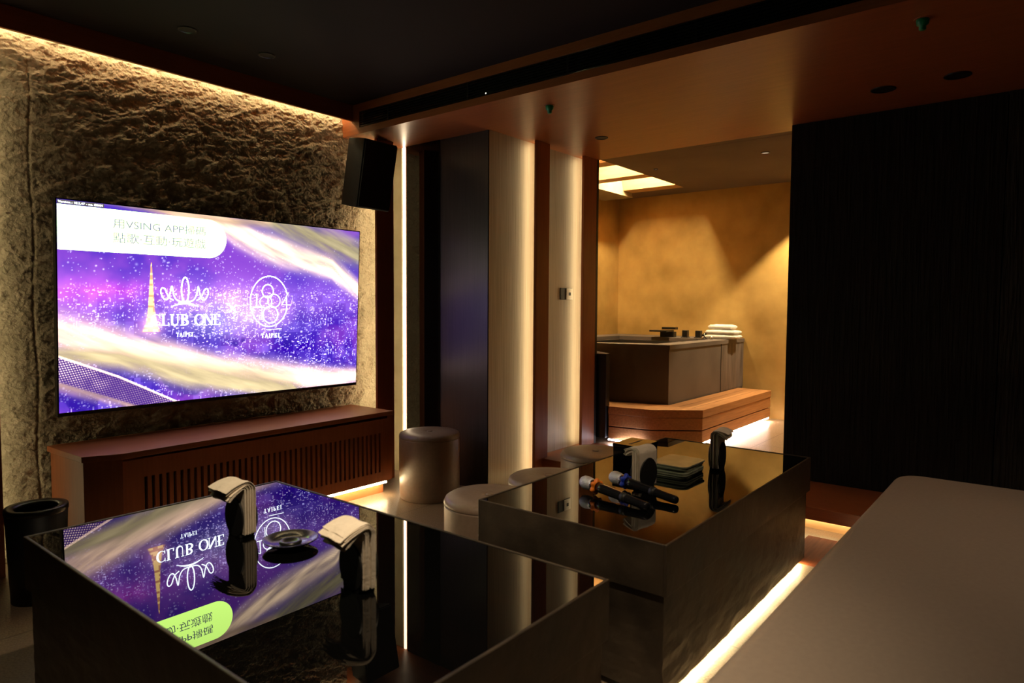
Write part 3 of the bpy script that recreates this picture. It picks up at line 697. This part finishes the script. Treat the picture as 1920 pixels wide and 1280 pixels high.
# ================================================================= NAPKIN HOLDERS
def napkin_holder(loc, rz, label, nlabel, flip=1, hgt=.168, wid=.108, droop=.046):
    t = thing('napkin_holder', loc, label, 'napkin holder', 'napkin holders on the two tables', rz)
    for s in (-1, 1):
        bm = bmesh.new(); mtx = Matrix.Translation((s*.0235, 0, .062)) @ Matrix.Rotation(PI/2, 4, 'Y') @ Matrix.Diagonal((1.06, .92, 1, 1))
        lathe(bm, [(.058, -.0025), (.060, 0), (.058, .0025)], 48, mtx); link('side_disc', bm, M['black'], t, smooth=False)
    bm = bmesh.new(); box(bm, -.025, .025, -.036, .036, 0, .012); link('base', bm, M['black'], t, bevel=.002)
    nk = thing('napkin_stack', (loc[0], loc[1], loc[2]+.0125), nlabel, 'napkins', 'folded napkins', rz)
    bm = bmesh.new(); ns_ = 9; rnd = random.Random(int(abs(loc[0]*1000)))
    for i in range(ns_):
        off = -.018+.036*i/(ns_-1)             # across the stack
        zt_ = hgt-.026-(.018-off*flip)*.1
        prof = [(off, 0), (off, zt_*.4), (off+rnd.uniform(-.001, .001), zt_*.8), (off, zt_)]
        dd = .018-off*flip                     # distance from the inner side of the fold
        rad = .005+dd*.62; cxx = off+flip*rad; amax = PI*(.50+rnd.uniform(.0, .06))
        for k in range(1, 8):
            a_ = amax*k/7
            prof.append((cxx-flip*rad*math.cos(a_), zt_+rad*math.sin(a_)))
        lx, lz = prof[-1]; ln = droop+dd*.6+rnd.uniform(-.010, .006); dr = .10+.45*(1-dd/.036)
        for k in range(1, 5): prof.append((lx+flip*ln*k/4, lz-ln*(dr*k/4+.22*(k/4)**2)))
        th_ = .0014; w2 = wid/2+rnd.uniform(-.002, .002); sh = rnd.uniform(-.004, .004)
        ny = 6; G = []
        for sgn in (-1, 1):
            rows = []
            for j, (px, pz) in enumerate(prof):
                q = prof[min(j+1, len(prof)-1)]; q0 = prof[max(j-1, 0)]; tx, tz = q[0]-q0[0], q[1]-q0[1]; l = math.hypot(tx, tz) or 1
                n_x, n_z = tz/l, -tx/l
                rows.append([bm.verts.new((px+sgn*n_x*th_*.5, -w2+2*w2*m_/ny+sh, max(0.0, pz+sgn*n_z*th_*.5+.0015*math.sin(m_*1.7+i+j*.6)*(j > 4)))) for m_ in range(ny+1)])
            G.append(rows)
        for gi, rows in enumerate(G):
            for a_, b_ in zip(rows, rows[1:]):
                for m_ in range(ny): bm.faces.new((a_[m_], a_[m_+1], b_[m_+1], b_[m_]))
        A, B = G
        for j in range(len(prof)-1):
            for m_ in (0, ny): bm.faces.new((A[j][m_], A[j+1][m_], B[j+1][m_], B[j][m_]))
        for j in (0, len(prof)-1):
            for m_ in range(ny): bm.faces.new((A[j][m_], A[j][m_+1], B[j][m_+1], B[j][m_]))
    link('folded_sheets', bm, M['paper'], nk, smooth=False)
napkin_holder((1.105, 1.985, ZT), .0, 'black disc napkin holder left of the ashtray', 'pale napkins folded over the holder left of the ashtray', flip=-1)
napkin_holder((1.085, 1.375, ZT), -.12, 'black disc napkin holder right of the ashtray, nearest to the camera', 'pale napkins folded over the holder nearest to the camera', flip=-1)
napkin_holder((2.428, 1.262, ZT), PI/2-.17, 'black disc napkin holder behind the two microphones', 'white napkins in the holder behind the two microphones', flip=1, hgt=.158, droop=.028)
napkin_holder((2.925, 1.155, ZT), PI/2+.12, 'black disc napkin holder beside the stack of acrylic trays', 'white napkins in the holder beside the acrylic trays', flip=-1, hgt=.172, droop=.022)

# ================================================================= ASHTRAY
t = thing('ashtray', (1.145, 1.775, ZT), 'shallow black round dish between the two napkin holders', 'dish')
bm = bmesh.new(); lathe(bm, [(.030, 0), (.034, .004), (.06, .010), (.079, .021), (.081, .024), (.078, .0245), (.055, .014), (.034, .012)], 56, cap=False); link('dish', bm, M['mic_body'], t, smooth=True)
bm = bmesh.new(); lathe(bm, [(.030, 0.0), (.034, .012), (.030, .017), (.024, .0175), (.018, .012), (0, .011)], 40); link('centre_cup', bm, M['black_metal'], t, smooth=True)

# ================================================================= MICROPHONES
def mic(head, tail, ring_mat, ring_name, label):
    h, tl = Vector(head), Vector(tail); L = (tl-h).length; d = (tl-h).normalized()
    t = thing('microphone', h, label, 'microphone', 'wireless microphones on the table')
    rot = d.to_track_quat('Z', 'Y').to_matrix().to_4x4()
    bm = bmesh.new(); lathe(bm, [(0, -.030), (.010, -.0285), (.019, -.023), (.0245, -.013), (.0262, 0), (.0255, .012), (.024, .022), (.0222, .032)], 40, rot); link('head_grille', bm, M['chrome'], t, smooth=True)
    bm = bmesh.new(); lathe(bm, [(.0222, .032), (.0228, .036), (.0215, .046), (.0195, .052)], 40, rot); link('collar', bm, M['steel'], t, smooth=True)
    bm = bmesh.new(); lathe(bm, [(.0195, .050), (.0185, .09), (.0170, L*.62), (.0158, L*.8), (.0158, L-.008), (.0135, L-.001), (.009, L)], 40, rot); link('body', bm, M['mic_body'], t, smooth=True)
    bm = bmesh.new(); lathe(bm, [(.0176, L*.60), (.0178, L*.64), (.0174, L*.68)], 40, rot); link('band', bm, M['black'], t, smooth=True)
    bm = bmesh.new(); n = 40; rg = []
    for zz, rr_ in ((.044, .0195), (.046, .026), (.053, .0285), (.060, .026), (.062, .0195)):
        rg.append([bm.verts.new(rot @ Vector(((rr_+(.0045*(math.cos(6*2*PI*i/n)) if rr_ > .02 else 0))*math.cos(2*PI*i/n+.45), (rr_+(.0045*(math.cos(6*2*PI*i/n)) if rr_ > .02 else 0))*math.sin(2*PI*i/n+.45), zz))) for i in range(n)])
    for a_, b_ in zip(rg, rg[1:]):
        for i in range(n): bm.faces.new((a_[i], a_[(i+1) % n], b_[(i+1) % n], b_[i]))
    o = link(ring_name, bm, ring_mat, t, smooth=True)
    return t
mic((2.222, 1.402, ZT+.038), (2.150, 1.100, ZT+.0165), M['orange'], 'grip_ring', 'black microphone with silver head and orange ring, nearer to the camera')
mic((2.362, 1.352, ZT+.038), (2.292, 1.055, ZT+.0165), M['blue'], 'grip_ring', 'black microphone with silver head and blue ring')

# ================================================================= BLACK BOX, TRAYS
t = thing('tissue_box', (2.78, 1.49, ZT), 'black lacquered box with a slotted top on the far side of the table', 'box', rz=0)
bx('body', M['box'], t, -.088, .088, -.068, .068, 0, .085, bevel=.002)
bx('lid', M['box'], t, -.09, .09, -.07, .07, .085, .10, bevel=.002)
bx('slot_inlay', M['black'], t, -.055, .055, -.007, .007, .0995, .1006)
def tray(loc, rz, label):
    t = thing('acrylic_tray', loc, label, 'tray', 'stacked acrylic trays', rz)
    bm = bmesh.new(); n = 8; R = .028; hx, hy = .108, .088; pts = []
    for cx_, cy_, a0_ in ((hx-R, hy-R, 0), (-hx+R, hy-R, 90), (-hx+R, -hy+R, 180), (hx-R, -hy+R, 270)):
        for i in range(n+1):
            a_ = math.radians(a0_+90*i/n); pts.append((cx_+R*math.cos(a_), cy_+R*math.sin(a_)))
    prism(bm, pts, 0, .0072); link('plate', bm, M['acrylic'], t, bevel=.0015)
    bm = bmesh.new(); box(bm, -.03, .025, -hy-.0006, -hy+.006, .0015, .0062); link('label_patch', bm, M['acrylic_edge'], t)
    return t
where = ['bottom tray of the stacked grey-green acrylic trays', 'second tray from the bottom of the acrylic stack', 'third tray from the bottom of the acrylic stack', 'third tray from the top of the acrylic stack', 'second tray from the top of the acrylic stack', 'topmost tray of the stacked grey-green acrylic trays']
t0 = tray((2.755, 1.275, ZT), .03, where[0])
for i in range(1, 6):
    dup(t0, (2.755+random.uniform(-.012, .012)+.003*i, 1.275+random.uniform(-.006, .006), ZT+.0082*i+.0002*i), .03+random.uniform(-.09, .09), where[i])

# ================================================================= SOFA
t = thing('sofa', (1.7, -.1, 0), 'long taupe leather sofa in the right foreground', 'sofa')
def soft_box(name, x0, x1, y0, y1, z0, z1, R, r, mat, par):
    bm = bmesh.new(); n = 10; m_ = 7
    def ringat(ins, z):
        out = []
        for cx_, cy_, a0_ in ((x1-R, y1-R, 0), (x0+R, y1-R, 90), (x0+R, y0+R, 180), (x1-R, y0+R, 270)):
            for i in range(n+1):
                a_ = math.radians(a0_+90*i/n); out.append((cx_+(R-ins)*math.cos(a_), cy_+(R-ins)*math.sin(a_), z))
        return out
    rows = []
    for k in range(m_+1):
        a_ = PI/2*k/m_; rows.append(ringat(r*(1-math.sin(a_)), z0+r*(1-math.cos(a_))))
    for k in range(m_+1):
        a_ = PI/2*k/m_; rows.append(ringat(r*(1-math.cos(a_)), z1-r+r*math.sin(a_)))
    V_ = [[bm.verts.new(p) for p in rw] for rw in rows]; N_ = len(V_[0])
    for a_, b_ in zip(V_, V_[1:]):
        for i in range(N_): bm.faces.new((a_[i], a_[(i+1) % N_], b_[(i+1) % N_], b_[i]))
    bm.faces.new(V_[0][::-1]); bm.faces.new(V_[-1])
    return link(name, bm, mat, par, smooth=True)
so = soft_box('seat', -2.2, 2.03, -.62, .665, .085, .45, .12, .045, M['sofa'], t)
md = so.modifiers.new('wn', 'WEIGHTED_NORMAL')
bx('plinth', M['black'], t, -2.1, 1.9, -.6, .52, 0, .085)
so = soft_box('backrest', -2.2, 2.03, -1.1, -.63, .085, .80, .10, .05, M['sofa'], t)
so.modifiers.new('wn', 'WEIGHTED_NORMAL')

# ================================================================= BATH
t = thing('bath_tub', (5.7, 3.0, .15), 'large built-in stone bath with dark tile cladding', 'bath')
TO = Vector((5.7, 3.0, .15))
def lp(l): return [(a-TO.x, b_-TO.y) for a, b_ in l]
outer = [(5.05, 2.41), (6.745, 2.41), (6.745, 3.865), (4.80, 3.865), (4.90, 3.02)]
bm = bmesh.new(); prism(bm, lp([(5.06, 2.42), (6.745, 2.42), (6.745, 2.50), (5.11, 2.50), (4.96, 3.05), (4.86, 3.865), (4.80, 3.865), (4.905, 3.03)]), 0, .75)
link('cladding', bm, M['tile_tub'], t)
bm = bmesh.new(); prism(bm, lp([(6.17, 2.417), (6.745, 2.417), (6.745, 2.42), (6.17, 2.42)]), .30, .75); o = link('access_panel', bm, M['tile_tub_worn'], t); o['label'] = 'streaked stone access panel'
bm = bmesh.new(); box(bm, 6.160-TO.x, 6.168-TO.x, 2.4165-TO.y, 2.42-TO.y, .30, .75); link('joint', bm, M['black'], t)
# rim: frame polygon with hole
inn = [(5.20, 2.60), (6.20, 2.56), (6.32, 2.72), (6.32, 3.60), (5.10, 3.66), (5.04, 3.10)]
def ring_prism(bm, out, inn_, z0, z1):
    def near(p, L): return min(range(len(L)), key=lambda i: (L[i][0]-p[0])**2+(L[i][1]-p[1])**2)
    n = 72
    def at_ang(poly, c, ang):
        d = Vector((math.cos(ang), math.sin(ang))); best = None
        for i in range(len(poly)):
            a_ = Vector(poly[i])-c; b_ = Vector(poly[(i+1) % len(poly)])-c; e_ = b_-a_; den = d.x*e_.y-d.y*e_.x
            if abs(den) < 1e-9: continue
            tt = (a_.x*e_.y-a_.y*e_.x)/den; uu = (a_.x*d.y-a_.y*d.x)/den
            if tt > 0 and -1e-6 <= uu <= 1+1e-6: best = tt if best is None else min(best, tt)
        return c+d*best
    c = Vector((5.7, 3.1)); angs = sorted(set([2*PI*i/n for i in range(n)]+[math.atan2(p[1]-c.y, p[0]-c.x) % (2*PI) for p in out+inn_]))
    O = [at_ang(out, c, a_) for a_ in angs]; I = [at_ang(inn_, c, a_) for a_ in angs]; N_ = len(angs)
    def mk(L, z): return [bm.verts.new((p.x-TO.x, p.y-TO.y, z)) for p in L]
    o0, o1, i0, i1 = mk(O, z0), mk(O, z1), mk(I, z0), mk(I, z1)
    for k in range(N_):
        j = (k+1) % N_
        bm.faces.new((o0[k], o0[j], o1[j], o1[k])); bm.faces.new((i0[j], i0[k], i1[k], i1[j])); bm.faces.new((o1[k], o1[j], i1[j], i1[k])); bm.faces.new((o0[j], o0[k], i0[k], i0[j]))
bm = bmesh.new(); ring_prism(bm, outer, inn, .75, .787); link('rim', bm, M['tile_tub'], t)
bm = bmesh.new(); ring_prism(bm, [(a_*1.0, b_) for a_, b_ in inn], [(5.7+(a_-5.7)*.93, 3.1+(b_-3.1)*.93) for a_, b_ in inn], .15, .7495); box(bm, -.7, .64, -.52, .68, .10, .15); link('basin', bm, M['tub_in'], t)
bm = bmesh.new(); prism(bm, lp([(4.64, 2.76), (4.70, 2.76), (4.90, 3.00), (4.86, 3.20), (4.64, 3.2)]), 0.045, .72); o = link('end_panel', bm, M['tub_panel'], t); o['label'] = 'dark blue-black end panel'
# wooden step
t = thing('bath_step', (5.7, 2.3, .15), 'wooden bench step wrapped around the front corner of the bath', 'step')
SO = Vector((5.7, 2.3, .15))
foot = [(4.96, 2.08), (6.58, 2.08), (6.58, 2.405), (5.045, 2.405), (4.885, 2.95), (4.66, 2.745), (4.72, 2.395)]
def ins(poly, d):
    c = Vector((sum(p[0] for p in poly)/len(poly), sum(p[1] for p in poly)/len(poly))); out = []
    n = len(poly)
    for i in range(n):
        p = Vector(poly[i]); a_ = (p-Vector(poly[i-1])).normalized(); b_ = (Vector(poly[(i+1) % n])-p).normalized()
        na, nb = Vector((-a_.y, a_.x)), Vector((-b_.y, b_.x)); m_ = (na+nb); m_ = m_/m_.dot(na) if abs(m_.dot(na)) > 1e-6 else na
        out.append(tuple(p+m_*d))
    return out
def sl(l): return [(a_-SO.x, b_-SO.y) for a_, b_ in l]
for i, (z0_, z1_) in enumerate(((.245, .30), (.143, .236), (.045, .134))):
    bm = bmesh.new(); prism(bm, sl(ins(foot, 0 if i == 0 else .004)), z0_ if i else .209+.03, z1_)
    if i == 0:
        link('top_board', bm, M['cedar'], t, bevel=.002)
    else: link('side_board', bm, M['cedar'], t, bevel=.002)
bm = bmesh.new(); prism(bm, sl(ins(foot, .07)), 0, .045); link('plinth', bm, M['cedar'], t)
bm = bmesh.new()
for k in range(1, 3): box(bm, 5.0-SO.x, 6.58-SO.x, 2.08+.108*k-SO.y, 2.0825+.108*k-SO.y, .2995, .3006)
link('board_joint', bm, M['black'], t)
ZR = .937
t = thing('bath_tap', (6.42, 3.10, ZR), 'black waterfall tap on the back rim of the bath', 'tap')
bx('column', M['black_metal'], t, -.035, .035, -.09, .06, 0, .055, bevel=.003)
bx('spout', M['black_metal'], t, -.16, .02, -.07, .12, .055, .072, bevel=.003)
bx('lever', M['black_metal'], t, -.02, .05, -.10, .05, .078, .102, bevel=.003)
def knob(loc, label):
    t = thing('tap_knob', loc, label, 'tap knob', 'square tap knobs')
    bx('foot_plate', M['black_metal'], t, -.035, .035, -.035, .035, 0, .008, bevel=.002)
    bx('knob', M['black_metal'], t, -.027, .027, -.027, .027, .008, .075, bevel=.004)
    return t
k1 = knob((6.42, 2.895, ZR), 'square black tap knob nearer to the waterfall tap')
dup(k1, (6.42, 2.755, ZR), 0, 'square black tap knob nearer to the towels')
t = thing('toiletry_jar', (6.36, 2.665, ZR), 'small dark round jar beside the tap knob', 'jar')
bm = bmesh.new(); lathe(bm, [(.02, 0), (.028, .01), (.03, .03), (.022, .045), (.012, .05), (.012, .056), (0, .058)], 24); link('jar_body', bm, M['box'], t, smooth=True)
for q_, (jx, jy) in enumerate(((6.16, 2.60), (6.20, 2.53))):
    t = thing('toiletry_tube', (jx, jy, ZR), ('small silver bottle on the bath rim, left of the pair', 'small silver bottle on the bath rim, right of the pair')[q_], 'bottle', 'small silver bottles')
    bm = bmesh.new(); lathe(bm, [(.014, 0), (.016, .004), (.016, .018), (.008, .024), (.008, .030), (0, .031)], 20); link('bottle_body', bm, M['steel'], t, smooth=True)
def towel(z, wx_, wy_, h, off, label, layers):
    t = thing('folded_towel', (6.42, 2.50+off, z), label, 'towel', 'folded white towels')
    bm = bmesh.new(); lh = h/layers
    for L_ in range(layers):
        n = 20; NX = 14; rows = []
        for i in range(NX+1):
            x = -wx_/2+wx_*i/NX; row = []
            for k in range(n):
                a_ = 2*PI*k/n; ca, sa = math.cos(a_), math.sin(a_)
                yy = math.copysign(abs(ca)**.38, ca)*(wy_/2-.006*L_)*(1-.04*(abs(i/NX*2-1)**6)); zz = math.copysign(abs(sa)**.7, sa)*lh*.52*(1-.25*abs(i/NX*2-1)**8)
                jit = .0035*math.sin(i*1.3+k*1.9+L_*2)+.003*math.sin(i*.7+L_)
                row.append(bm.verts.new((x, yy+jit, lh*(L_+.5)+zz+jit*.5)))
            rows.append(row)
        for a_, b_ in zip(rows, rows[1:]):
            for k in range(n): bm.faces.new((a_[k], a_[(k+1) % n], b_[(k+1) % n], b_[k]))
        bm.faces.new(rows[0]); bm.faces.new(rows[-1][::-1])
    link('folded_cloth', bm, M['towel'], t, smooth=True)
towel(ZR+.002, .20, .31, .085, 0, 'thick folded white towel lying on the bath rim', 2)
towel(ZR+.093, .17, .235, .045, .01, 'smaller folded white towel on top of the thick one', 1)
